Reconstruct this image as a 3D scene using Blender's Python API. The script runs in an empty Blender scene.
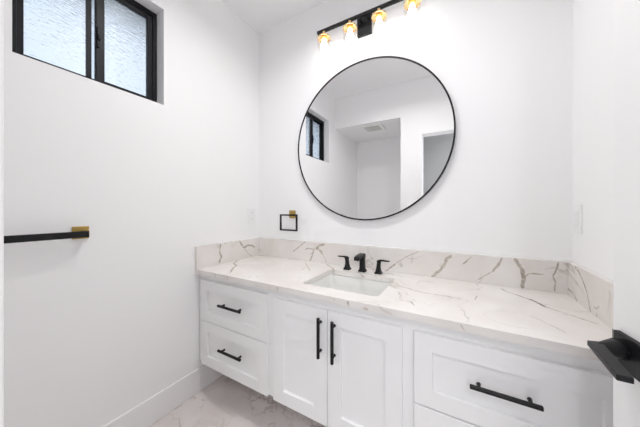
import bpy, bmesh, math, random
from mathutils import Vector, Matrix
from mathutils import noise as mnoise
random.seed(4)
PI = math.pi
sc = bpy.context.scene

# ---------------------------------------------------------------- camera, world, lights, exposure
H = 0.797            # counter top height
CEIL = 2.672
W = 1.921            # room width
FRONT = -1.4965      # inner face of the doorway wall
cam_d = bpy.data.cameras.new('camera')
cam = bpy.data.objects.new('camera', cam_d)
sc.collection.objects.link(cam)
cam.location = (1.4741, -1.5348, H + 0.3875)
cam.rotation_euler = (PI / 2, 0, math.radians(29.823))
cam_d.sensor_width = 36
cam_d.lens = 243.05 / 640 * 36
cam_d.shift_y = -0.0072
cam_d.clip_start = 0.01
sc.camera = cam
sc.cycles.max_bounces = 16
sc.cycles.diffuse_bounces = 12       # white room: light keeps bouncing

world = bpy.data.worlds.new('sky')
sc.world = world
world.use_nodes = True
wb = world.node_tree.nodes['Background']
wb.inputs[0].default_value = (0.74, 0.85, 1.0, 1)
wb.inputs[1].default_value = 0.80

vs = sc.view_settings
vs.view_transform = 'Standard'
vs.look = 'None'
vs.exposure = 0.47
vs.gamma = 1.0
vs.use_curve_mapping = False
BULB = 5.6           # bulb glow of the vanity light
FILL_CEIL = 3.7           # added ceiling fill lamps, watts
FILL_HALL = 10.0          # added hall fill lamp, watts


# added fill light shining in through the unseen hall window
hall_fill = bpy.data.lights.new('hall_fill_light', 'AREA')
hall_fill.shape = 'RECTANGLE'; hall_fill.size = 1.1; hall_fill.size_y = 1.4
hall_fill.energy = 19; hall_fill.color = (0.93, 0.97, 1.0)
hall_fill_o = bpy.data.objects.new('hall_fill_light', hall_fill)
sc.collection.objects.link(hall_fill_o)
hall_fill_o.location = (2.30, -3.36, 1.6)
hall_fill_o.rotation_euler = (PI / 2, 0, 0)


def fill_disk(name, loc, size, watts, col=(1, 0.985, 0.975)):  # disc light of the added fill lamps
    l = bpy.data.lights.new(name, 'AREA')
    l.shape = 'DISK'
    l.size = size
    l.energy = watts
    l.color = col
    l.spread = math.radians(150)
    o = bpy.data.objects.new(name, l)
    sc.collection.objects.link(o)
    o.location = loc
    return o


# ---------------------------------------------------------------- materials
def mat(name, col, rough=0.5, metal=0.0, spec=0.5, bump=0.0, bscale=200, var=0.0, vscale=6, coat=0.0):
    m = bpy.data.materials.new(name)
    m.use_nodes = True
    nt = m.node_tree
    b = nt.nodes['Principled BSDF']
    b.inputs['Base Color'].default_value = (*col, 1)
    b.inputs['Roughness'].default_value = rough
    b.inputs['Metallic'].default_value = metal
    b.inputs['Specular IOR Level'].default_value = spec
    b.inputs['Coat Weight'].default_value = coat
    tc = nt.nodes.new('ShaderNodeTexCoord')
    if bump:
        n = nt.nodes.new('ShaderNodeTexNoise')
        n.inputs['Scale'].default_value = bscale
        n.inputs['Detail'].default_value = 3
        nt.links.new(tc.outputs['Object'], n.inputs['Vector'])
        bp = nt.nodes.new('ShaderNodeBump')
        bp.inputs['Strength'].default_value = bump
        bp.inputs['Distance'].default_value = 0.002
        nt.links.new(n.outputs[0], bp.inputs['Height'])
        nt.links.new(bp.outputs[0], b.inputs['Normal'])
    if var:
        n = nt.nodes.new('ShaderNodeTexNoise')
        n.inputs['Scale'].default_value = vscale
        n.inputs['Detail'].default_value = 4
        nt.links.new(tc.outputs['Object'], n.inputs['Vector'])
        r = nt.nodes.new('ShaderNodeValToRGB')
        r.color_ramp.elements[0].position = 0.3
        r.color_ramp.elements[1].position = 0.7
        r.color_ramp.elements[0].color = (*[c * (1 - var) for c in col], 1)
        r.color_ramp.elements[1].color = (*[min(1, c * (1 + var)) for c in col], 1)
        nt.links.new(n.outputs[0], r.inputs[0])
        nt.links.new(r.outputs[0], b.inputs['Base Color'])
    return m


M = {}
M['paint'] = mat('wall_paint', (0.89, 0.89, 0.897), 0.75, bump=0.05, bscale=260)
M['ceil'] = mat('ceiling_paint', (0.86, 0.86, 0.87), 0.85, bump=0.05, bscale=200)
M['trim'] = mat('trim_paint', (0.88, 0.88, 0.885), 0.45)
M['lacquer'] = mat('cabinet_lacquer', (0.86, 0.86, 0.865), 0.4)
M['black'] = mat('matte_black_metal', (0.008, 0.008, 0.009), 0.45, metal=0.0, spec=0.3, var=0.1)
M['frame'] = mat('window_frame_black', (0.014, 0.014, 0.017), 0.4, spec=0.2)
M['brass'] = mat('brushed_brass', (0.48, 0.33, 0.10), 0.38, metal=1.0, bump=0.03, bscale=500)
M['gold'] = mat('polished_brass', (0.90, 0.64, 0.34), 0.2, metal=1.0)
M['ceramic'] = mat('sink_ceramic', (0.74, 0.74, 0.72), 0.12, coat=0.3)
M['plastic'] = mat('white_plastic', (0.86, 0.86, 0.865), 0.4)
M['vent'] = mat('vent_plastic', (0.66, 0.66, 0.62), 0.5)
M['dark'] = mat('dark_slot', (0.30, 0.30, 0.30), 0.8)
M['mirror'] = mat('mirror_silver', (0.94, 0.945, 0.945), 0.0, metal=1.0)
M['vein'] = mat('quartz_vein', (0.50, 0.45, 0.40), 0.25, var=0.35, vscale=40)
M['vein_soft'] = mat('quartz_vein_soft', (0.52, 0.47, 0.43), 0.25, var=0.25, vscale=40)
M['eave_dark'] = mat('added_eave_paint', (0.20, 0.21, 0.20), 0.9)  # dark tone of the added eave
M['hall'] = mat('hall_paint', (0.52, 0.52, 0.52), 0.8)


def node_quartz():
    m = mat('white_quartz', (0.76, 0.73, 0.70), 0.22)
    nt = m.node_tree
    b = nt.nodes['Principled BSDF']
    tc = nt.nodes.new('ShaderNodeTexCoord')
    # soft cloudy tone
    n1 = nt.nodes.new('ShaderNodeTexNoise')
    n1.inputs['Scale'].default_value = 5
    n1.inputs['Detail'].default_value = 5
    r1 = nt.nodes.new('ShaderNodeValToRGB')
    r1.color_ramp.elements[0].color = (0.73, 0.69, 0.66, 1)
    r1.color_ramp.elements[1].color = (0.80, 0.775, 0.755, 1)
    r1.color_ramp.elements[0].position = 0.35
    r1.color_ramp.elements[1].position = 0.65
    # hairline veins: thin band where a warped noise crosses its middle
    n2 = nt.nodes.new('ShaderNodeTexNoise')
    n2.inputs['Scale'].default_value = 3.2
    n2.inputs['Detail'].default_value = 6
    n2.inputs['Distortion'].default_value = 0.8
    sub = nt.nodes.new('ShaderNodeMath'); sub.operation = 'SUBTRACT'; sub.inputs[1].default_value = 0.5
    ab = nt.nodes.new('ShaderNodeMath'); ab.operation = 'ABSOLUTE'
    r2 = nt.nodes.new('ShaderNodeValToRGB')
    r2.color_ramp.elements[0].color = (1, 1, 1, 1)
    r2.color_ramp.elements[1].color = (0, 0, 0, 1)
    r2.color_ramp.elements[0].position = 0.0
    r2.color_ramp.elements[1].position = 0.012
    n3 = nt.nodes.new('ShaderNodeTexNoise')
    n3.inputs['Scale'].default_value = 4.5
    r3 = nt.nodes.new('ShaderNodeValToRGB')
    r3.color_ramp.elements[0].position = 0.47
    r3.color_ramp.elements[1].position = 0.66
    mul = nt.nodes.new('ShaderNodeMath'); mul.operation = 'MULTIPLY'
    mul2 = nt.nodes.new('ShaderNodeMath'); mul2.operation = 'MULTIPLY'; mul2.inputs[1].default_value = 0.75
    mix = nt.nodes.new('ShaderNodeMixRGB')
    mix.inputs[2].default_value = (0.42, 0.37, 0.33, 1)
    L = nt.links.new
    for n in (n1, n2, n3):
        L(tc.outputs['Object'], n.inputs['Vector'])
    L(n1.outputs[0], r1.inputs[0]); L(n2.outputs[0], sub.inputs[0]); L(sub.outputs[0], ab.inputs[0])
    L(ab.outputs[0], r2.inputs[0]); L(n3.outputs[0], r3.inputs[0])
    L(r2.outputs[0], mul.inputs[0]); L(r3.outputs[0], mul.inputs[1]); L(mul.outputs[0], mul2.inputs[0])
    L(mul2.outputs[0], mix.inputs[0]); L(r1.outputs[0], mix.inputs[1]); L(mix.outputs[0], b.inputs['Base Color'])
    return m


def node_floor():
    m = mat('marble_look_tile', (0.6, 0.55, 0.53), 0.35)
    nt = m.node_tree
    b = nt.nodes['Principled BSDF']
    L = nt.links.new
    tc = nt.nodes.new('ShaderNodeTexCoord')
    n1 = nt.nodes.new('ShaderNodeTexNoise'); n1.inputs['Scale'].default_value = 3.5; n1.inputs['Detail'].default_value = 6
    n1.inputs['Distortion'].default_value = 0.6
    r1 = nt.nodes.new('ShaderNodeValToRGB')
    r1.color_ramp.elements[0].color = (0.63, 0.575, 0.55, 1); r1.color_ramp.elements[0].position = 0.3
    r1.color_ramp.elements[1].color = (0.78, 0.735, 0.715, 1); r1.color_ramp.elements[1].position = 0.62
    n2 = nt.nodes.new('ShaderNodeTexNoise'); n2.inputs['Scale'].default_value = 4.6; n2.inputs['Detail'].default_value = 8
    n2.inputs['Distortion'].default_value = 1.2
    sub = nt.nodes.new('ShaderNodeMath'); sub.operation = 'SUBTRACT'; sub.inputs[1].default_value = 0.5
    ab = nt.nodes.new('ShaderNodeMath'); ab.operation = 'ABSOLUTE'
    r2 = nt.nodes.new('ShaderNodeValToRGB')
    r2.color_ramp.elements[0].color = (1, 1, 1, 1); r2.color_ramp.elements[0].position = 0.0
    r2.color_ramp.elements[1].color = (0, 0, 0, 1); r2.color_ramp.elements[1].position = 0.022
    n3 = nt.nodes.new('ShaderNodeTexNoise'); n3.inputs['Scale'].default_value = 3.0
    r3 = nt.nodes.new('ShaderNodeValToRGB')
    r3.color_ramp.elements[0].position = 0.42; r3.color_ramp.elements[1].position = 0.62
    mul = nt.nodes.new('ShaderNodeMath'); mul.operation = 'MULTIPLY'
    mul2 = nt.nodes.new('ShaderNodeMath'); mul2.operation = 'MULTIPLY'; mul2.inputs[1].default_value = 0.85
    mix = nt.nodes.new('ShaderNodeMixRGB'); mix.inputs[2].default_value = (0.33, 0.28, 0.25, 1)
    mp = nt.nodes.new('ShaderNodeMapping'); mp.inputs['Location'].default_value = (-0.80, 0.26, 0)
    br = nt.nodes.new('ShaderNodeTexBrick')
    br.offset = 0.0; br.inputs['Scale'].default_value = 1; br.inputs['Mortar Size'].default_value = 0.0022
    br.inputs['Brick Width'].default_value = 1.2; br.inputs['Row Height'].default_value = 0.6
    br.inputs['Color1'].default_value = (0, 0, 0, 1); br.inputs['Color2'].default_value = (0, 0, 0, 1)
    br.inputs['Mortar'].default_value = (1, 1, 1, 1)
    mix2 = nt.nodes.new('ShaderNodeMixRGB'); mix2.inputs[2].default_value = (0.58, 0.53, 0.51, 1)
    for n in (n1, n2, n3, mp):
        L(tc.outputs['Object'], n.inputs['Vector'])
    L(mp.outputs[0], br.inputs['Vector'])
    L(n1.outputs[0], r1.inputs[0]); L(n2.outputs[0], sub.inputs[0]); L(sub.outputs[0], ab.inputs[0]); L(ab.outputs[0], r2.inputs[0])
    L(n3.outputs[0], r3.inputs[0]); L(r2.outputs[0], mul.inputs[0]); L(r3.outputs[0], mul.inputs[1]); L(mul.outputs[0], mul2.inputs[0])
    L(mul2.outputs[0], mix.inputs[0]); L(r1.outputs[0], mix.inputs[1]); L(mix.outputs[0], mix2.inputs[1]); L(br.outputs[0], mix2.inputs[0])
    L(mix2.outputs[0], b.inputs['Base Color'])
    return m


def node_thin_glass():
    m = bpy.data.materials.new('clear_thin_glass')
    m.use_nodes = True
    nt = m.node_tree
    nt.nodes.remove(nt.nodes['Principled BSDF'])
    out = nt.nodes['Material Output']
    tr = nt.nodes.new('ShaderNodeBsdfTransparent'); tr.inputs[0].default_value = (0.97, 0.97, 0.97, 1)
    gl = nt.nodes.new('ShaderNodeBsdfGlossy'); gl.inputs['Roughness'].default_value = 0.03
    lw = nt.nodes.new('ShaderNodeLayerWeight'); lw.inputs[0].default_value = 0.25
    mx = nt.nodes.new('ShaderNodeMixShader')
    sc_ = nt.nodes.new('ShaderNodeMath'); sc_.operation = 'MULTIPLY'; sc_.inputs[1].default_value = 0.22
    nt.links.new(lw.outputs['Fresnel'], sc_.inputs[0])
    nt.links.new(sc_.outputs[0], mx.inputs[0])
    nt.links.new(tr.outputs[0], mx.inputs[1]); nt.links.new(gl.outputs[0], mx.inputs[2])
    nt.links.new(mx.outputs[0], out.inputs[0])
    return m


def node_frosted():
    m = bpy.data.materials.new('rain_textured_glass')
    m.use_nodes = True
    nt = m.node_tree
    b = nt.nodes['Principled BSDF']
    b.inputs['Base Color'].default_value = (0.97, 0.985, 1, 1)
    b.inputs['Transmission Weight'].default_value = 1.0
    b.inputs['Roughness'].default_value = 0.2
    b.inputs['IOR'].default_value = 1.45
    tc = nt.nodes.new('ShaderNodeTexCoord')
    mp = nt.nodes.new('ShaderNodeMapping'); mp.inputs['Scale'].default_value = (1, 42, 120)
    n = nt.nodes.new('ShaderNodeTexNoise'); n.inputs['Scale'].default_value = 1.0; n.inputs['Detail'].default_value = 2
    n.inputs['Distortion'].default_value = 0.6
    bp = nt.nodes.new('ShaderNodeBump'); bp.inputs['Strength'].default_value = 0.55; bp.inputs['Distance'].default_value = 0.007
    nt.links.new(tc.outputs['Object'], mp.inputs[0]); nt.links.new(mp.outputs[0], n.inputs['Vector'])
    nt.links.new(n.outputs[0], bp.inputs['Height']); nt.links.new(bp.outputs[0], b.inputs['Normal'])
    return m


def node_emit(name, col, strength):
    m = bpy.data.materials.new(name)
    m.use_nodes = True
    b = m.node_tree.nodes['Principled BSDF']
    b.inputs['Base Color'].default_value = (0.9, 0.9, 0.9, 1)
    b.inputs['Emission Color'].default_value = (*col, 1)
    b.inputs['Emission Strength'].default_value = strength
    return m


M['quartz'] = node_quartz()
M['floor'] = node_floor()
M['glass'] = node_thin_glass()
M['frosted'] = node_frosted()
M['bulb'] = node_emit('lit_bulb', (1.0, 0.98, 0.96), BULB)
M['lamp'] = node_emit('fill_lens_glow', (1.0, 0.96, 0.91), 3.0)  # glowing lens of the added fill lamps


# ---------------------------------------------------------------- mesh helpers
def link_mesh(name, bm, mats, parent=None, smooth=False, bevel=0.0, seg=2):
    bmesh.ops.recalc_face_normals(bm, faces=bm.faces[:])
    me = bpy.data.meshes.new(name)
    bm.to_mesh(me); bm.free()
    for m in (mats if isinstance(mats, (list, tuple)) else [mats]):
        me.materials.append(m)
    if smooth:
        for p in me.polygons:
            p.use_smooth = True
    o = bpy.data.objects.new(name, me)
    sc.collection.objects.link(o)
    if parent:
        o.parent = parent
    if bevel:
        md = o.modifiers.new('bevel', 'BEVEL')
        md.width = bevel; md.segments = seg; md.limit_method = 'ANGLE'; md.angle_limit = math.radians(40)
        if smooth is False:
            pass
    return o


def box(bm, x0, x1, y0, y1, z0, z1, mi=0):
    v = [bm.verts.new((x, y, z)) for z in (z0, z1) for x, y in ((x0, y0), (x1, y0), (x1, y1), (x0, y1))]
    fs = [(3, 2, 1, 0), (4, 5, 6, 7), (0, 1, 5, 4), (1, 2, 6, 5), (2, 3, 7, 6), (3, 0, 4, 7)]
    for f in fs:
        bm.faces.new([v[i] for i in f]).material_index = mi
    return v


def boxes(*bs):
    bm = bmesh.new()
    for b in bs:
        box(bm, *b)
    return bm


def rings(bm, loops, cap0=True, cap1=True, closed=True, mi=0):
    """loft a list of loops of points into a skin"""
    R = [[bm.verts.new(p) for p in lp] for lp in loops]
    n = len(R[0])
    for a, b in zip(R[:-1], R[1:]):
        for i in range(n if closed else n - 1):
            j = (i + 1) % n
            bm.faces.new((a[i], a[j], b[j], b[i])).material_index = mi
    if cap0:
        bm.faces.new(R[0][::-1]).material_index = mi
    if cap1:
        bm.faces.new(R[-1]).material_index = mi
    return R


def cyl(bm, p0, p1, r0, r1=None, n=20, mi=0):
    p0, p1 = Vector(p0), Vector(p1)
    r1 = r0 if r1 is None else r1
    d = (p1 - p0).normalized()
    a = d.orthogonal().normalized(); b = d.cross(a)
    lp = [[p + (a * math.cos(2 * PI * k / n) + b * math.sin(2 * PI * k / n)) * r for k in range(n)] for p, r in ((p0, r0), (p1, r1))]
    rings(bm, lp, mi=mi)


def lathe(bm, prof, c, n=32, axis='z', mi=0, cap=False):
    """prof: list of (r, h) turned about an axis through c"""
    lp = []
    for r, h in prof:
        ring = []
        for k in range(n):
            a = 2 * PI * k / n
            if axis == 'z':
                ring.append((c[0] + r * math.cos(a), c[1] + r * math.sin(a), c[2] + h))
            else:                              # axis -y
                ring.append((c[0] + r * math.cos(a), c[1] - h, c[2] + r * math.sin(a)))
        lp.append(ring)
    return rings(bm, lp, cap, cap, mi=mi)


def rrect(x0, x1, y0, y1, r, z, seg=6):
    pts = []
    for cx, cy, a0 in ((x1 - r, y1 - r, 0), (x0 + r, y1 - r, 90), (x0 + r, y0 + r, 180), (x1 - r, y0 + r, 270)):
        for k in range(seg + 1):
            a = math.radians(a0 + 90 * k / seg)
            pts.append((cx + r * math.cos(a), cy + r * math.sin(a), z))
    return pts


def empty(name, loc, label, cat, group=None, rz=0):
    o = bpy.data.objects.new(name, None)
    sc.collection.objects.link(o)
    o.location = loc
    o.rotation_euler = (0, 0, rz)
    o.empty_display_size = 0.05
    tag(o, label, cat, group)
    return o


def tag(o, label, cat, group=None):
    o['label'] = label
    o['category'] = cat
    if group:
        o['group'] = group
    return o


def struct(o, label=None, cat=None):
    o['kind'] = 'structure'
    if label:
        o['label'] = label
    if cat:
        o['category'] = cat
    return o


# ---------------------------------------------------------------- room shell
ALC = 0.868          # right edge of the alcove opening
DL, DR = 1.105, 1.895  # doorway
AB = -2.33           # back of the alcove
ALZ = H + 1.478      # dropped alcove ceiling
WY0, WY1 = -1.3154, -0.769
WZ0, WZ1 = H + 0.985, H + 1.534
struct(link_mesh('floor', boxes((-0.2, 3.2, -3.6, 0.12, -0.06, 0)), M['floor']), 'marble look tile floor with brown veins', 'floor')
struct(link_mesh('ceiling', boxes((-0.2, 3.2, -3.6, 0.12, CEIL, CEIL + 0.08)), M['ceil']), 'flat white bathroom ceiling', 'ceiling')
struct(link_mesh('wall_back', boxes((-0.15, W + 0.12, 0, 0.12, 0, CEIL)), M['paint']), 'white wall behind the vanity and round mirror', 'wall')
struct(link_mesh('wall_left', boxes((-0.15, 0, WY1, 0, 0, CEIL), (-0.15, 0, AB, WY0, 0, CEIL),
       (-0.15, 0, WY0, WY1, 0, WZ0), (-0.15, 0, WY0, WY1, WZ1, CEIL)), M['paint']), 'white wall with the high window and towel bar', 'wall')
struct(link_mesh('wall_right', boxes((W, W + 0.12, FRONT, 0, 0, CEIL)), M['paint']), 'white wall at the right end of the vanity', 'wall')
struct(link_mesh('wall_front', boxes((0, ALC, FRONT - 0.12, FRONT, ALZ, CEIL), (ALC, DL, FRONT - 0.12, FRONT, 0, CEIL),
       (DL, DR, FRONT - 0.12, FRONT, 2.035, CEIL), (DR, W + 0.12, FRONT - 0.12, FRONT, 0, CEIL)), M['paint']),
       'white wall with alcove opening and doorway seen in mirror', 'wall')
struct(link_mesh('wall_alcove_back', boxes((-0.15, ALC + 0.1, AB - 0.1, AB, 0, CEIL)), M['paint']), 'white back wall of the alcove seen in mirror', 'wall')
struct(link_mesh('wall_alcove_right', boxes((ALC, ALC + 0.1, AB, FRONT - 0.12, 0, CEIL)), M['paint']), 'white side wall of the alcove', 'wall')
struct(link_mesh('ceiling_alcove', boxes((0, ALC, AB, FRONT - 0.12, ALZ, ALZ + 0.05)), M['ceil']), 'lowered white ceiling of the alcove', 'ceiling')
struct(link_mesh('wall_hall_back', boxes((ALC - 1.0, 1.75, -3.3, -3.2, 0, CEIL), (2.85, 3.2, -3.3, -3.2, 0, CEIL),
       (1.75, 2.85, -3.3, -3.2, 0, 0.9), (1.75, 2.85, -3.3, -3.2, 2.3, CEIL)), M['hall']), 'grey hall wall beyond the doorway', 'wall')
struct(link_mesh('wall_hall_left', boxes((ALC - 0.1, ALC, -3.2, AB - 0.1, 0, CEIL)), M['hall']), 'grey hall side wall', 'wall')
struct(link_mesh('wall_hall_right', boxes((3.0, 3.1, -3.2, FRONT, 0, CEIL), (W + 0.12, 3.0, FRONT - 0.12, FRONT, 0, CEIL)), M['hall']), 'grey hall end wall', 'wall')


def baseboard(name, x0, x1, y0, y1, lab):
    bm = boxes((x0, x1, y0, y1, 0, 0.151))
    struct(link_mesh(name, bm, M['trim'], bevel=0.004), lab, 'baseboard')


baseboard('baseboard_left', 0, 0.013, AB, 0, 'tall white baseboard along the left wall')
baseboard('baseboard_back', 0.013, W - 0.013, -0.013, 0, 'white baseboard under the floating vanity')
baseboard('baseboard_right', W - 0.013, W, FRONT, 0, 'white baseboard on the right wall')
baseboard('baseboard_front', ALC, DL - 0.055, FRONT, FRONT + 0.013, 'white baseboard beside the doorway')

# door casing and jamb lining round the doorway
struct(link_mesh('trim_1', boxes((DL - 0.055, DL, FRONT, FRONT + 0.012, 0, 2.09), (DR, DR + 0.024, FRONT, FRONT + 0.012, 0, 2.09),
       (DL, DR, FRONT, FRONT + 0.012, 2.035, 2.09)), M['trim'], bevel=0.002), 'white casing round the doorway', 'trim')

# window ---------------------------------------------------------
win = bpy.data.objects.new('window_1', None)
sc.collection.objects.link(win)
win.location = (-0.10, (WY0 + WY1) / 2, WZ0)
struct(win, 'high black framed sliding window with rippled obscure glass', 'window')
OX, OY, OZ = win.location


def wbox(bm, x0, x1, y0, y1, z0, z1):
    box(bm, x0 - OX, x1 - OX, y0 - OY, y1 - OY, z0 - OZ, z1 - OZ)


FX0, FX1 = -0.125, -0.073
T = 0.022
bm = bmesh.new()
wbox(bm, FX0, FX1, WY0, WY0 + T, WZ0, WZ1); wbox(bm, FX0, FX1, WY1 - T, WY1, WZ0, WZ1)
wbox(bm, FX0, FX1, WY0 + T, WY1 - T, WZ0, WZ0 + 0.018); wbox(bm, FX0, FX1, WY0 + T, WY1 - T, WZ1 - 0.03, WZ1)
link_mesh('window_frame', bm, M['frame'], win, bevel=0.002)


def sash(y0, y1, x0, x1, sl, sr, top, bot):
    bm = bmesh.new()
    z0, z1 = WZ0 + 0.018, WZ1 - 0.03
    wbox(bm, x0, x1, y0, y0 + sl, z0, z1); wbox(bm, x0, x1, y1 - sr, y1, z0, z1)
    wbox(bm, x0, x1, y0 + sl, y1 - sr, z0, z0 + bot); wbox(bm, x0, x1, y0 + sl, y1 - sr, z1 - top, z1)
    s = link_mesh('sash', bm, M['frame'], win, bevel=0.0015)
    bm = bmesh.new()
    xm = (x0 + x1) / 2
    wbox(bm, xm - 0.0015, xm + 0.0015, y0 + sl, y1 - sr, z0 + bot, z1 - top)
    link_mesh('pane', bm, M['frosted'], s)
    return s


YM = -1.043
s1 = sash(WY0 + T, -1.018, -0.122, -0.105, 0.024, 0.010, 0.018, 0.032)
bm = bmesh.new()
wbox(bm, -0.122, -0.105, -1.072, -1.053, WZ0 + 0.018, WZ1 - 0.03)
link_mesh('interlock', bm, M['frame'], s1, bevel=0.0015)
s2 = sash(-1.045, WY1 - T, -0.100, -0.078, 0.034, 0.026, 0.022, 0.028)
bm = bmesh.new()
wbox(bm, -0.078, -0.068, -1.043, -1.033, WZ0 + 0.20, WZ0 + 0.30)
wbox(bm, -0.078, -0.062, -1.041, -1.031, WZ0 + 0.235, WZ0 + 0.262)
link_mesh('latch', bm, M['frame'], s2, bevel=0.002)
# unseen roof overhang, added to darken the upper part of the panes
struct(link_mesh('added_eave', boxes((-0.75, -0.15, -3.0, 1.0, 2.62, 2.70)), M['eave_dark']), 'unseen eave added to darken the window glass', 'trim')

w2 = link_mesh('added_hall_window', boxes((1.75, 1.79, -3.29, -3.25, 0.9, 2.3), (2.81, 2.85, -3.29, -3.25, 0.9, 2.3), (1.79, 2.81, -3.29, -3.25, 0.9, 0.94),
       (1.79, 2.81, -3.29, -3.25, 2.26, 2.3), (2.285, 2.315, -3.29, -3.25, 0.94, 2.26)), M['frame'], bevel=0.002)
struct(w2, 'unseen hall window added to light the room', 'window')  # window added out of view so fill light can enter
link_mesh('pane', boxes((1.79, 2.81, -3.272, -3.269, 0.94, 2.26)), M['glass'], w2)

# door -----------------------------------------------------------
TI = math.radians(8.1)
DLEN = 0.794
door = bpy.data.objects.new('door_1', None)
sc.collection.objects.link(door)
door.location = (DR, FRONT + 0.003, 0)
door.rotation_euler = (0, 0, TI)      # local +y runs from hinge to latch edge, local -x faces the room
struct(door, 'white door swung open at the right edge with black lever', 'door')
bm = boxes((0, 0.035, 0, DLEN, 0.008, 2.03))
link_mesh('door_panel', bm, M['trim'], door, bevel=0.002)
DZ = H + 0.079
SR = 0.745
hd = link_mesh('door_handle', boxes((-0.011, 0, SR - 0.045, SR + 0.028, DZ - 0.037, DZ + 0.037)), M['black'], door, bevel=0.0015)
hd['label'] = 'black door handle with square rose'
inv = Matrix.Rotation(-TI, 4, 'Z') @ Matrix.Translation(-door.location)


def dl(x, y, z):
    return inv @ Vector((x, y, z))


bm = bmesh.new()
ZL = H + 0.086
Prose = Vector((-0.011, SR, ZL)); Pend = dl(1.732, -0.787, ZL)
Pend.z += 0.006
ax = (Pend - Prose)
cyl(bm, Prose, Prose + ax * 0.24, 0.0215, 0.0205, 28)
cyl(bm, Prose + ax * 0.24, Prose + ax * 0.30, 0.0175, 0.0175, 28)
cyl(bm, Prose + ax * 0.30, Prose + ax * 1.0, 0.0195, 0.0085, 28)
link_mesh('neck', bm, M['black'], hd, smooth=False)
bm = bmesh.new()
q = [dl(1.717, -0.781, 0), dl(1.711, -0.912, 0), dl(1.732, -0.912, 0), dl(1.742, -0.773, 0)]
rings(bm, [[(p.x, p.y, H + 0.089) for p in q], [(p.x, p.y, H + 0.100) for p in q]])
link_mesh('lever', bm, M['black'], hd, bevel=0.0015)
bm = boxes((0.0, 0.035, DLEN - 0.0005, DLEN + 0.0012, DZ - 0.03, DZ + 0.03))
link_mesh('latch_plate', bm, M['black'], door)
for z in (0.25, 1.05, 1.80):
    bm = bmesh.new(); cyl(bm, (-0.004, -0.003, z - 0.045), (-0.004, -0.003, z + 0.045), 0.006, n=12)
    link_mesh('hinge', bm, M['black'], door)

# ---------------------------------------------------------------- vanity cabinet
YB, YF = -0.547, -0.565
CB, CT = H - 0.600, H - 0.028
van = empty('vanity_cabinet', (W / 2, -0.28, CB), 'white shaker floating vanity cabinet spanning wall to wall', 'cabinet')
VX, VY, VZ = van.location


def vbox(bm, x0, x1, y0, y1, z0, z1):
    box(bm, x0 - VX, x1 - VX, y0 - VY, y1 - VY, z0 - VZ, z1 - VZ)


bm = bmesh.new()
th = 0.018
x0, x1 = 0.001, W - 0.001
vbox(bm, x0, x0 + th, YB + th, -0.001, CB, CT); vbox(bm, x1 - th, x1, YB + th, -0.001, CB, CT)
vbox(bm, x0 + th, x1 - th, YB + th, -0.001, CB, CB + th)                       # bottom
vbox(bm, x0 + th, x1 - th, -0.013, -0.001, CB + th, CT)                        # back
for xa in (0.609, 1.296):
    vbox(bm, xa, xa + th, YB + th, -0.013, CB + th, CT)
vbox(bm, x0, x1, YB, YB + th, CT - 0.050, CT); vbox(bm, x0, x1, YB, YB + th, CB, CB + 0.022)   # rails
for xa, xb in ((x0, 0.052), (0.588, 0.648), (1.272, 1.336), (1.875, x1)):
    vbox(bm, xa, xb, YB, YB + th, CB + 0.022, CT - 0.050)
vbox(bm, 0.052, 0.588, YB, YB + th, H - 0.335, H - 0.305); vbox(bm, 1.336, 1.875, YB, YB + th, H - 0.357, H - 0.327)
link_mesh('carcass', bm, M['lacquer'], van)


def shaker(name, x0, x1, z0, z1, rail, rec=0.013):
    """recessed panel front, one closed skin"""
    bm = bmesh.new()
    yf, yb = YF - VY, YB - 0.0005 - VY
    e = 0.0015

    def lp(i, y):
        return [(x0 + i - VX, y, z0 + i - VZ), (x1 - i - VX, y, z0 + i - VZ), (x1 - i - VX, y, z1 - i - VZ), (x0 + i - VX, y, z1 - i - VZ)]
    rings(bm, [lp(0, yb), lp(0, yf + e), lp(e, yf), lp(rail, yf), lp(rail + 0.0015, yf + rec)])
    return link_mesh(name, bm, M['lacquer'], van)


def pull(parent, cx, cz, length, vert):
    bm = bmesh.new()
    r = 0.0074
    y = -0.591 - VY
    cx -= VX; cz -= VZ
    h = length / 2
    ch = 0.0015
    d = Vector((0, 0, 1)) if vert else Vector((1, 0, 0))
    c = Vector((cx, y, cz))
    n = 16
    a = Vector((0, 1, 0)); b = d.cross(a)
    lp = []
    for t, rr in ((-h, r - ch), (-h + ch, r), (h - ch, r), (h, r - ch)):
        lp.append([c + d * t + (a * math.cos(2 * PI * k / n) + b * math.sin(2 * PI * k / n)) * rr for k in range(n)])
    rings(bm, lp)
    p = link_mesh('pull', bm, M['black'], parent)
    for s in (-1, 1):
        bm = bmesh.new()
        q = c + d * s * (h - 0.026)
        cyl(bm, (q.x, YF - VY + 0.0003, q.z), (q.x, y + 0.003, q.z), 0.0055, n=14)
        cyl(bm, (q.x, YF - VY + 0.0003, q.z), (q.x, YF - VY - 0.003, q.z), 0.0068, 0.0058, n=14)
        link_mesh('post', bm, M['black'], p)
    return p


d = shaker('drawer', 0.041, 0.597, H - 0.319, H - 0.064, 0.062); pull(d, 0.331, H - 0.184, 0.188, False)
d = shaker('drawer', 0.041, 0.597, H - 0.600, H - 0.323, 0.062); pull(d, 0.333, H - 0.448, 0.188, False)
d = shaker('door', 0.638, 0.9535, H - 0.600, H - 0.072, 0.066); pull(d, 0.923, H - 0.195, 0.182, True)
d = shaker('door', 0.9565, 1.282, H - 0.600, H - 0.072, 0.066); pull(d, 0.993, H - 0.197, 0.184, True)
d = shaker('drawer', 1.326, 1.886, H - 0.340, H - 0.072, 0.063); pull(d, 1.596, H - 0.199, 0.184, False)
d = shaker('drawer', 1.326, 1.886, H - 0.600, H - 0.345, 0.063); pull(d, 1.595, H - 0.455, 0.184, False)

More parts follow.
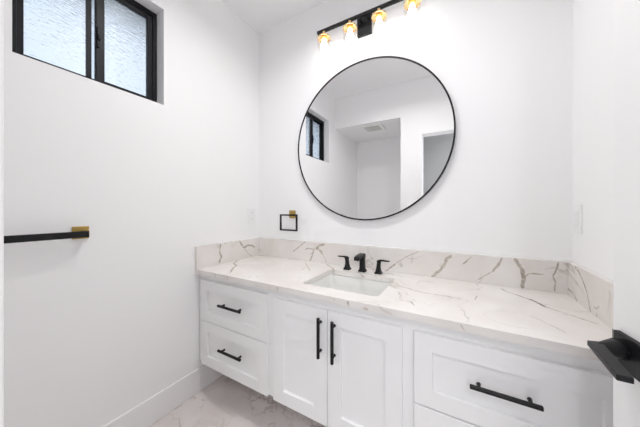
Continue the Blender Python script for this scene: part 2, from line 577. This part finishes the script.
# ---------------------------------------------------------------- quartz counter and splashes
VEINS = [
    ('L', 0.014, [(-0.403, 0.142), (-0.41, 0.091), (-0.396, 0.049), (-0.416, 0.012)]),
    ('L', 0.0169, [(-0.235, 0.146), (-0.21, 0.111), (-0.189, 0.086)]),
    ('L', 0.0136, [(-0.189, 0.086), (-0.152, 0.101), (-0.108, 0.092), (-0.072, 0.073)]),
    ('L', 0.0056, [(-0.186, 0.083), (-0.143, 0.031), (-0.099, 0.0)]),
    ('L', 0.0072, [(-0.369, 0.143), (-0.352, 0.134)]),
    ('T', 0.0082, [(0.003, -0.219), (0.086, -0.346), (0.146, -0.369), (0.196, -0.446), (0.266, -0.524)]),
    ('F', 0.009, [(0.198, 0.006), (0.201, -0.023)]),
    ('F', 0.0104, [(0.305, 0.004), (0.309, -0.022)]),
    ('F', 0.0076, [(0.677, -0.004), (0.682, -0.028)]),
    ('B', 0.0091, [(0.479, 0.143), (0.42, 0.098), (0.367, 0.06)]),
    ('B', 0.018, [(0.646, 0.135), (0.599, 0.124), (0.578, 0.104), (0.558, 0.091)]),
    ('B', 0.011, [(0.558, 0.091), (0.537, 0.041), (0.52, 0.001)]),
    ('B', 0.0158, [(0.578, 0.104), (0.613, 0.083), (0.633, 0.056)]),
    ('B', 0.0088, [(0.558, 0.093), (0.501, 0.096), (0.479, 0.084)]),
    ('B', 0.0057, [(0.633, 0.056), (0.659, 0.006)]),
    ('T', 0.0072, [(0.67, -0.04), (0.762, -0.122), (0.804, -0.193)]),
    ('T', 0.004, [(0.513, -0.071), (0.666, -0.249)]),
    ('T', 0.0058, [(0.964, -0.166), (1.009, -0.22)]),
    ('B', 0.0111, [(1.071, -0.006), (1.136, 0.053)]),
    ('B', 0.0048, [(1.136, 0.053), (1.194, 0.099), (1.271, 0.14)]),
    ('B', 0.0047, [(1.231, 0.112), (1.237, 0.088), (1.226, 0.068)]),
    ('B', 0.0156, [(1.337, -0.002), (1.379, 0.043), (1.407, 0.083), (1.415, 0.111), (1.439, 0.132)]),
    ('B', 0.008, [(1.49, 0.093), (1.508, 0.103)]),
    ('T', 0.0038, [(1.191, -0.287), (1.238, -0.284), (1.281, -0.307), (1.333, -0.322), (1.401, -0.322), (1.483, -0.32)]),
    ('T', 0.0041, [(1.294, -0.455), (1.317, -0.502)]),
    ('B', 0.0069, [(1.529, 0.134), (1.492, 0.092)]),
    ('B', 0.0111, [(1.662, 0.142), (1.645, 0.107), (1.62, 0.067)]),
    ('B', 0.0047, [(1.62, 0.067), (1.59, 0.044), (1.551, 0.01)]),
    ('B', 0.0161, [(1.711, 0.144), (1.73, 0.111), (1.742, 0.081), (1.745, 0.053), (1.739, 0.001)]),
    ('B', 0.0062, [(1.745, 0.053), (1.764, 0.076), (1.788, 0.079), (1.82, 0.079)]),
    ('T', 0.0053, [(1.65, -0.069), (1.663, -0.11), (1.704, -0.154), (1.733, -0.183), (1.753, -0.214), (1.77, -0.262)]),
    ('T', 0.003, [(1.439, -0.325), (1.482, -0.322)]),
    ('T', 0.0031, [(1.531, -0.31), (1.543, -0.246)]),
    ('B', 0.0065, [(1.87, 0.144), (1.862, 0.107), (1.851, 0.075), (1.859, 0.05), (1.856, 0.004)]),
    ('R', 0.0075, [(-0.09, 0.14), (-0.131, 0.132), (-0.17, 0.105), (-0.206, 0.073), (-0.227, 0.032), (-0.243, -0.009)]),
    ('R', 0.0078, [(0.002, 0.027), (-0.073, 0.023), (-0.115, 0.005), (-0.139, -0.007)]),
    ('R', 0.0047, [(-0.307, 0.048), (-0.29, 0.03), (-0.265, 0.03)]),
    ('R', 0.005, [(-0.29, 0.018), (-0.284, -0.008)]),
    ('R', 0.0026, [(-0.064, 0.107), (-0.064, 0.049)]),
    ('T', 0.0038, [(1.738, -0.178), (1.768, -0.256), (1.802, -0.289), (1.853, -0.339), (1.881, -0.36)]),
    ('T', 0.0024, [(1.699, -0.39), (1.734, -0.442), (1.765, -0.495)]),
    ('F', 0.0041, [(1.478, -0.006), (1.491, -0.028)]),
    ('F', 0.0088, [(0.996, -0.005), (0.999, -0.014)]),
    ('F', 0.0102, [(1.063, -0.004), (1.067, -0.027)]),
    ('F', 0.0123, [(1.132, -0.02), (1.152, -0.022)]),
]
SX0, SX1, SY0, SY1 = 0.760, 1.164, -0.482, -0.152


def strips(bm, plane, w0, pts, off):
    """jagged inlaid vein; pts are (a, b) in the plane, off maps (a, b) to a point"""
    P = []
    for (a0, b0), (a1, b1) in zip(pts[:-1], pts[1:]):
        n = max(2, int(math.hypot(a1 - a0, b1 - b0) / 0.008))
        for k in range(n):
            P.append((a0 + (a1 - a0) * k / n, b0 + (b1 - b0) * k / n))
    P.append(pts[-1])
    L, Rr = [], []
    m = len(P)
    for i, (a, b) in enumerate(P):
        a0, b0 = P[max(0, i - 1)]; a1, b1 = P[min(m - 1, i + 1)]
        dx, dy = a1 - a0, b1 - b0
        l = math.hypot(dx, dy) or 1
        w = w0 * 0.5 * (0.75 + 0.5 * random.random())
        if i in (0, m - 1):
            w *= 0.4
        j = (random.random() - 0.5) * w0 * 0.28
        a += -dy / l * j; b += dx / l * j
        L.append(off(a - dy / l * w, b + dx / l * w)); Rr.append(off(a + dy / l * w, b - dx / l * w))
    for i in range(m - 1):
        vs_ = [bm.verts.new(p) for p in (L[i], L[i + 1], Rr[i + 1], Rr[i])]
        try:
            f = bm.faces.new(vs_)
            f.material_index = 1 if w0 > 0.0050 else 2
        except ValueError:
            pass


def cl(v, lo, hi):
    return min(hi, max(lo, v))


WID = 0.95
ct = bmesh.new()
X0, X1, YC = 0.0005, W - 0.0005, -0.58
outer = []
for (xa, ya), (xb, yb) in (((X0, YC), (X1, YC)), ((X1, YC), (X1, -0.0005)), ((X1, -0.0005), (X0, -0.0005)), ((X0, -0.0005), (X0, YC))):
    for k in range(8):
        outer.append((xa + (xb - xa) * k / 8, ya + (yb - ya) * k / 8, H))
inner = rrect(SX0, SX1, SY0, SY1, 0.022, H)
edges = []
for lp in (outer, inner):
    vv = [ct.verts.new(p) for p in lp]
    for i in range(len(vv)):
        edges.append(ct.edges.new((vv[i], vv[(i + 1) % len(vv)])))
bmesh.ops.triangle_fill(ct, use_beauty=True, edges=edges)
g = bmesh.ops.extrude_face_region(ct, geom=ct.faces[:])
bmesh.ops.translate(ct, vec=(0, 0, -0.028), verts=[v for v in g['geom'] if isinstance(v, bmesh.types.BMVert)])
bmesh.ops.recalc_face_normals(ct, faces=ct.faces[:])
for pl, w, pts in VEINS:
    if pl == 'T':
        strips(ct, pl, w * 1.6, pts, lambda a, b: (cl(a, 0.021, W - 0.021), cl(b, YC + 0.0005, -0.021), H + 0.0003))
    elif pl == 'F':
        strips(ct, pl, w * WID, pts, lambda a, b: (a, YC - 0.0003, H + cl(b, -0.0275, -0.0005)))
cto = link_mesh('countertop', ct, [M['quartz'], M['vein'], M['vein_soft']])
tag(cto, 'white quartz countertop with brown veins on the vanity', 'countertop')


def splash(name, b, plane, off, lab):
    bm = boxes(b)
    for pl, w, pts in VEINS:
        if pl == plane:
            strips(bm, pl, w * (1.2 if pl == 'R' else WID), pts, off)
    o = link_mesh(name, bm, [M['quartz'], M['vein'], M['vein_soft']])
    tag(o, lab, 'backsplash')


HS = 0.1464
zc = lambda b: H + cl(b, 0.001, HS - 0.0005)
splash('backsplash', (0.0005, W - 0.0005, -0.020, -0.0005, H + 0.0003, H + HS), 'B',
       lambda a, b: (cl(a, 0.021, W - 0.021), -0.0203, zc(b)), 'long veined quartz backsplash on the wall below the mirror')
splash('backsplash', (0.0005, 0.020, -0.58, -0.0205, H + 0.0003, H + HS), 'L',
       lambda a, b: (0.0203, cl(a, -0.579, -0.021), zc(b)), 'short quartz side splash against the left wall below the outlet')
splash('backsplash', (W - 0.020, W - 0.0005, -0.58, -0.0205, H + 0.0003, H + HS), 'R',
       lambda a, b: (W - 0.0203, cl(a, -0.579, -0.021), zc(b)), 'short quartz side splash on the right wall below the light switch')

# sink ------------------------------------------------------------
sk = empty('sink', ((SX0 + SX1) / 2, (SY0 + SY1) / 2, H - 0.17), 'rectangular white undermount sink set into the quartz countertop', 'sink')
bm = bmesh.new()
cx, cy = sk.location.x, sk.location.y


def sl(e, r, z):
    return [(x - cx, y - cy, z - sk.location.z) for x, y, z in rrect(SX0 - e, SX1 + e, SY0 - e, SY1 + e, r, z)]


rings(bm, [sl(0.025, 0.04, H - 0.0285), sl(0.004, 0.025, H - 0.0285), sl(0.0, 0.026, H - 0.034), sl(-0.012, 0.032, H - 0.09), sl(-0.022, 0.04, H - 0.135),
           sl(-0.040, 0.05, H - 0.152), sl(-0.10, 0.05, H - 0.157),
           ], cap0=False, cap1=True)
rings(bm, [sl(0.025, 0.04, H - 0.0285), sl(0.012, 0.035, H - 0.09), sl(-0.010, 0.04, H - 0.155), sl(-0.05, 0.05, H - 0.170)], cap0=False, cap1=True)
link_mesh('basin', bm, M['ceramic'], sk, smooth=True)
bm = bmesh.new()
lathe(bm, [(0.0, 0.0035), (0.016, 0.004), (0.019, 0.003), (0.022, 0.001), (0.022, -0.001)], (0, 0.02, H - 0.1568 - sk.location.z), 24)
link_mesh('drain', bm, M['black'], sk, smooth=True)

# faucet ----------------------------------------------------------
fc = empty('faucet', (0.952, -0.094, H), 'matte black widespread faucet with two levers behind the sink', 'faucet')


def sq(cx, cy, z, hx, hy=None, r=0.004):
    hy = hx if hy is None else hy
    return rrect(cx - hx, cx + hx, cy - hy, cy + hy, min(r, hx * .9, hy * .9), z, 3)


bm = bmesh.new()
lev = [(0, .0225), (.004, .0225), (.009, .0195), (.018, .0165), (.035, .0150), (.074, .0150), (.090, .0152)]
rings(bm, [sq(0, 0, z, h) for z, h in lev])
sp = link_mesh('spout', bm, M['black'], fc, bevel=0.001)
bm = bmesh.new()
pth = [(0.0155, .083, .108), (0.006, .087, .1115), (-0.02, .093, .1125), (-0.05, .094, .111), (-0.08, .092, .108), (-0.096, .087, .104), (-0.102, .082, .098)]
rings(bm, [[(-.0165, y, zb), (.0165, y, zb), (.0165, y, zt), (-.0165, y, zt)] for y, zb, zt in pth])
link_mesh('spout_arm', bm, M['black'], sp, bevel=0.002)
for s, hx in ((-1, 0.850), (1, 1.053)):
    ox = hx - 0.952
    bm = bmesh.new()
    col = [(0, .0215, 0), (.004, .0215, 0), (.008, .0185, 0), (.018, .0145, 0), (.035, .0115, .0), (.055, .0105, .001), (.068, .0105, .004), (.075, .0095, .008)]
    rings(bm, [sq(ox + s * dx, 0, z, h) for z, h, dx in col])
    hb = link_mesh('handle', bm, M['black'], fc, bevel=0.001)
    bm = bmesh.new()
    lp = [(-.008, .066, .078, .0105), (.006, .072, .0835, .0105), (.022, .0755, .084, .010), (.045, .0755, .0825, .009), (.066, .0765, .082, .0075)]
    rings(bm, [[(ox + s * x, -w, zb), (ox + s * x, w, zb), (ox + s * x, w, zt), (ox + s * x, -w, zt)] for x, zb, zt, w in lp])
    link_mesh('lever', bm, M['black'], hb, bevel=0.0015)

# round mirror ------------------------------------------------------
mc = (0.9365, 0, H + 0.834)
mr = empty('round_mirror', (mc[0], 0, mc[2]), 'large round mirror with thin black frame above the sink', 'mirror')
bm = bmesh.new()
R0 = 0.521
lathe(bm, [(R0 - .006, .002), (R0, .002), (R0, .026), (R0 - .008, .026), (R0 - .008, .0205), (R0 - .02, .0205), (R0 - .02, .002), (R0 - .006, .002)], (0, 0, 0), 128, 'y')
link_mesh('mirror_frame', bm, M['black'], mr)
bm = bmesh.new()
lathe(bm, [(R0 - .009, .0206), (R0 - .009, .0226)], (0, 0, 0), 128, 'y', cap=True)
link_mesh('mirror_glass', bm, M['mirror'], mr)

# vanity light --------------------------------------------------------
LX = 0.957
lt = empty('vanity_light', (LX, 0, H + 1.595), 'black four bulb bar light with clear glass shades above the mirror', 'light fixture')
e = 0.078
bm = boxes((-0.068, 0.028, -0.022, -0.0005, -0.073, 0.055))
link_mesh('backplate', bm, M['black'], lt, bevel=0.002)
bm = boxes((-0.338, 0.338, -e - 0.009, -e + 0.009, 0.002, 0.020), (-0.045, -0.033, -e + 0.009, -0.02, 0.004, 0.018), (0.009, 0.021, -e + 0.009, -0.02, 0.004, 0.018))
link_mesh('bar', bm, M['black'], lt, bevel=0.0015)
for k in range(4):
    x = (k - 1.5) * 0.190
    bm = bmesh.new()
    lathe(bm, [(0.0, .013), (.011, .013), (.011, -.012), (.020, -.014), (.020, -.022), (.023, -.024), (.023, -.044), (.019, -.046), (.019, -.030), (0, -.030)], (x, -e, -0.010), 28)
    so = link_mesh('socket', bm, M['gold'], lt, smooth=False)
    bm = bmesh.new()
    lathe(bm, [(.021, -.0225), (.040, -.0225), (.045, -.027), (.0455, -.034), (.0435, -.034), (.0425, -.029), (.039, -.0265), (.021, -.0265)], (x, -e, -0.010), 32)
    link_mesh('shade_ring', bm, M['gold'], so, smooth=False)
    bm = bmesh.new()
    lathe(bm, [(.0435, -.030), (.0445, -.040), (.0445, -.165)], (x, -e, -0.010), 40)
    link_mesh('glass_shade', bm, M['glass'], lt, smooth=True)
    bm = bmesh.new()
    lathe(bm, [(.0, -.033), (.012, -.035), (.0145, -.054), (.019, -.068), (.024, -.086), (.0255, -.098), (.0235, -.112), (.016, -.122), (.007, -.126), (0.0, -.1265)], (x, -e, -0.010), 28)
    link_mesh('bulb', bm, M['bulb'], lt, smooth=True)

# towel ring ------------------------------------------------------------
tr = empty('towel_ring', (0.348, 0, H + 0.345), 'square black towel ring with brass mount left of the mirror', 'towel ring')
bm = boxes((-0.027, 0.030, -0.008, -0.0005, -0.029, 0.030))
link_mesh('mount', bm, M['brass'], tr, bevel=0.0015)
bm = boxes((0.026, 0.038, -0.056, -0.008, -0.010, 0.002))
link_mesh('arm', bm, M['black'], tr, bevel=0.001)
bm = boxes((-0.081, 0.080, -0.056, -0.046, -0.010, 0.001), (-0.081, 0.080, -0.056, -0.046, -0.124, -0.113),
           (-0.081, -0.070, -0.056, -0.046, -0.113, -0.010), (0.069, 0.080, -0.056, -0.046, -0.113, -0.010))
link_mesh('ring', bm, M['black'], tr)

# towel bar -----------------------------------------------------------------
tb = empty('towel_bar', (0, -1.125, H + 0.281), 'long black towel bar with brass mounts on the left wall', 'towel bar')
for y in (0, -0.585):
    bm = boxes((0.0005, 0.008, y - 0.027, y + 0.029, -0.027, 0.028))
    m_ = link_mesh('mount', bm, M['brass'], tb, bevel=0.0015)
    bm = boxes((0.008, 0.047, y, y + 0.014, -0.018, 0.009))
    link_mesh('arm', bm, M['black'], tb, bevel=0.001)
bm = boxes((0.046, 0.060, -0.600, 0.014, -0.018, 0.009))
link_mesh('bar', bm, M['black'], tb, bevel=0.001)

# electrics -------------------------------------------------------------------
ol = empty('electrical_outlet', (0, -0.0885, H + 0.328), 'white outlet plate on the left wall near the corner', 'outlet')
link_mesh('cover_plate', boxes((0.0004, 0.006, -0.040, 0.040, -0.062, 0.062)), M['plastic'], ol, bevel=0.002)
for z in (-0.026, 0.026):
    r = link_mesh('receptacle', boxes((0.006, 0.0085, -0.017, 0.017, z - 0.016, z + 0.016)), M['plastic'], ol, bevel=0.002)
    for y in (-0.006, 0.006):
        link_mesh('slot', boxes((0.0084, 0.0088, y - 0.001, y + 0.001, z - 0.002, z + 0.008)), M['dark'], r)
swt = empty('light_switch', (W, -0.068, H + 0.344), 'white rocker light switch on the right wall above side splash', 'switch')
link_mesh('cover_plate', boxes((-0.006, -0.0004, -0.040, 0.040, -0.062, 0.062)), M['plastic'], swt, bevel=0.002)
link_mesh('rocker', boxes((-0.010, -0.006, -0.016, 0.016, -0.033, 0.033)), M['plastic'], swt, bevel=0.002)

# exhaust fan in the alcove ceiling, added fill lamps for room and hall ---------------------
vn = empty('exhaust_fan', (0.47, -1.69, ALZ), 'square white exhaust fan grille on alcove ceiling in mirror', 'vent')
bm = boxes((-0.14, 0.14, -0.14, 0.14, -0.012, -0.0005))
link_mesh('cover', bm, M['plastic'], vn, bevel=0.006)
bm = bmesh.new()
for k in range(9):
    y = -0.09 + k * 0.0225
    box(bm, -0.10, 0.10, y - 0.006, y + 0.006, -0.018, -0.0122)
link_mesh('grille', bm, M['vent'], vn)


def ceiling_fill_lamp(loc, watts, size, label, grp=None):  # lamp added out of view to brighten the room
    t = empty('ceiling_fill_lamp', loc, label, 'ceiling light', grp)
    bm = bmesh.new()
    lathe(bm, [(size, -.0005), (size, -.006), (size * .82, -.012), (size * .80, -.004)], (0, 0, 0), 36)
    link_mesh('rim', bm, M['plastic'], t)
    bm = bmesh.new()
    lathe(bm, [(size * .80, -.004), (size * .80, -.002)], (0, 0, 0), 36, cap=True)
    link_mesh('lens', bm, M['lamp'], t)
    fill_disk('fill_light', (loc[0], loc[1], loc[2] - 0.016), size * 1.5, watts)


for x, lab in ((0.74, 'unseen ceiling fill lamp added nearer the window wall'), (1.24, 'unseen ceiling fill lamp added nearer the right wall')):
    ceiling_fill_lamp((x, -0.72, CEIL), FILL_CEIL, 0.075, lab)
ceiling_fill_lamp((2.1, -2.45, CEIL), FILL_HALL, 0.10, 'unseen fill lamp added on the hall ceiling')  # hall lamp added as unseen fill
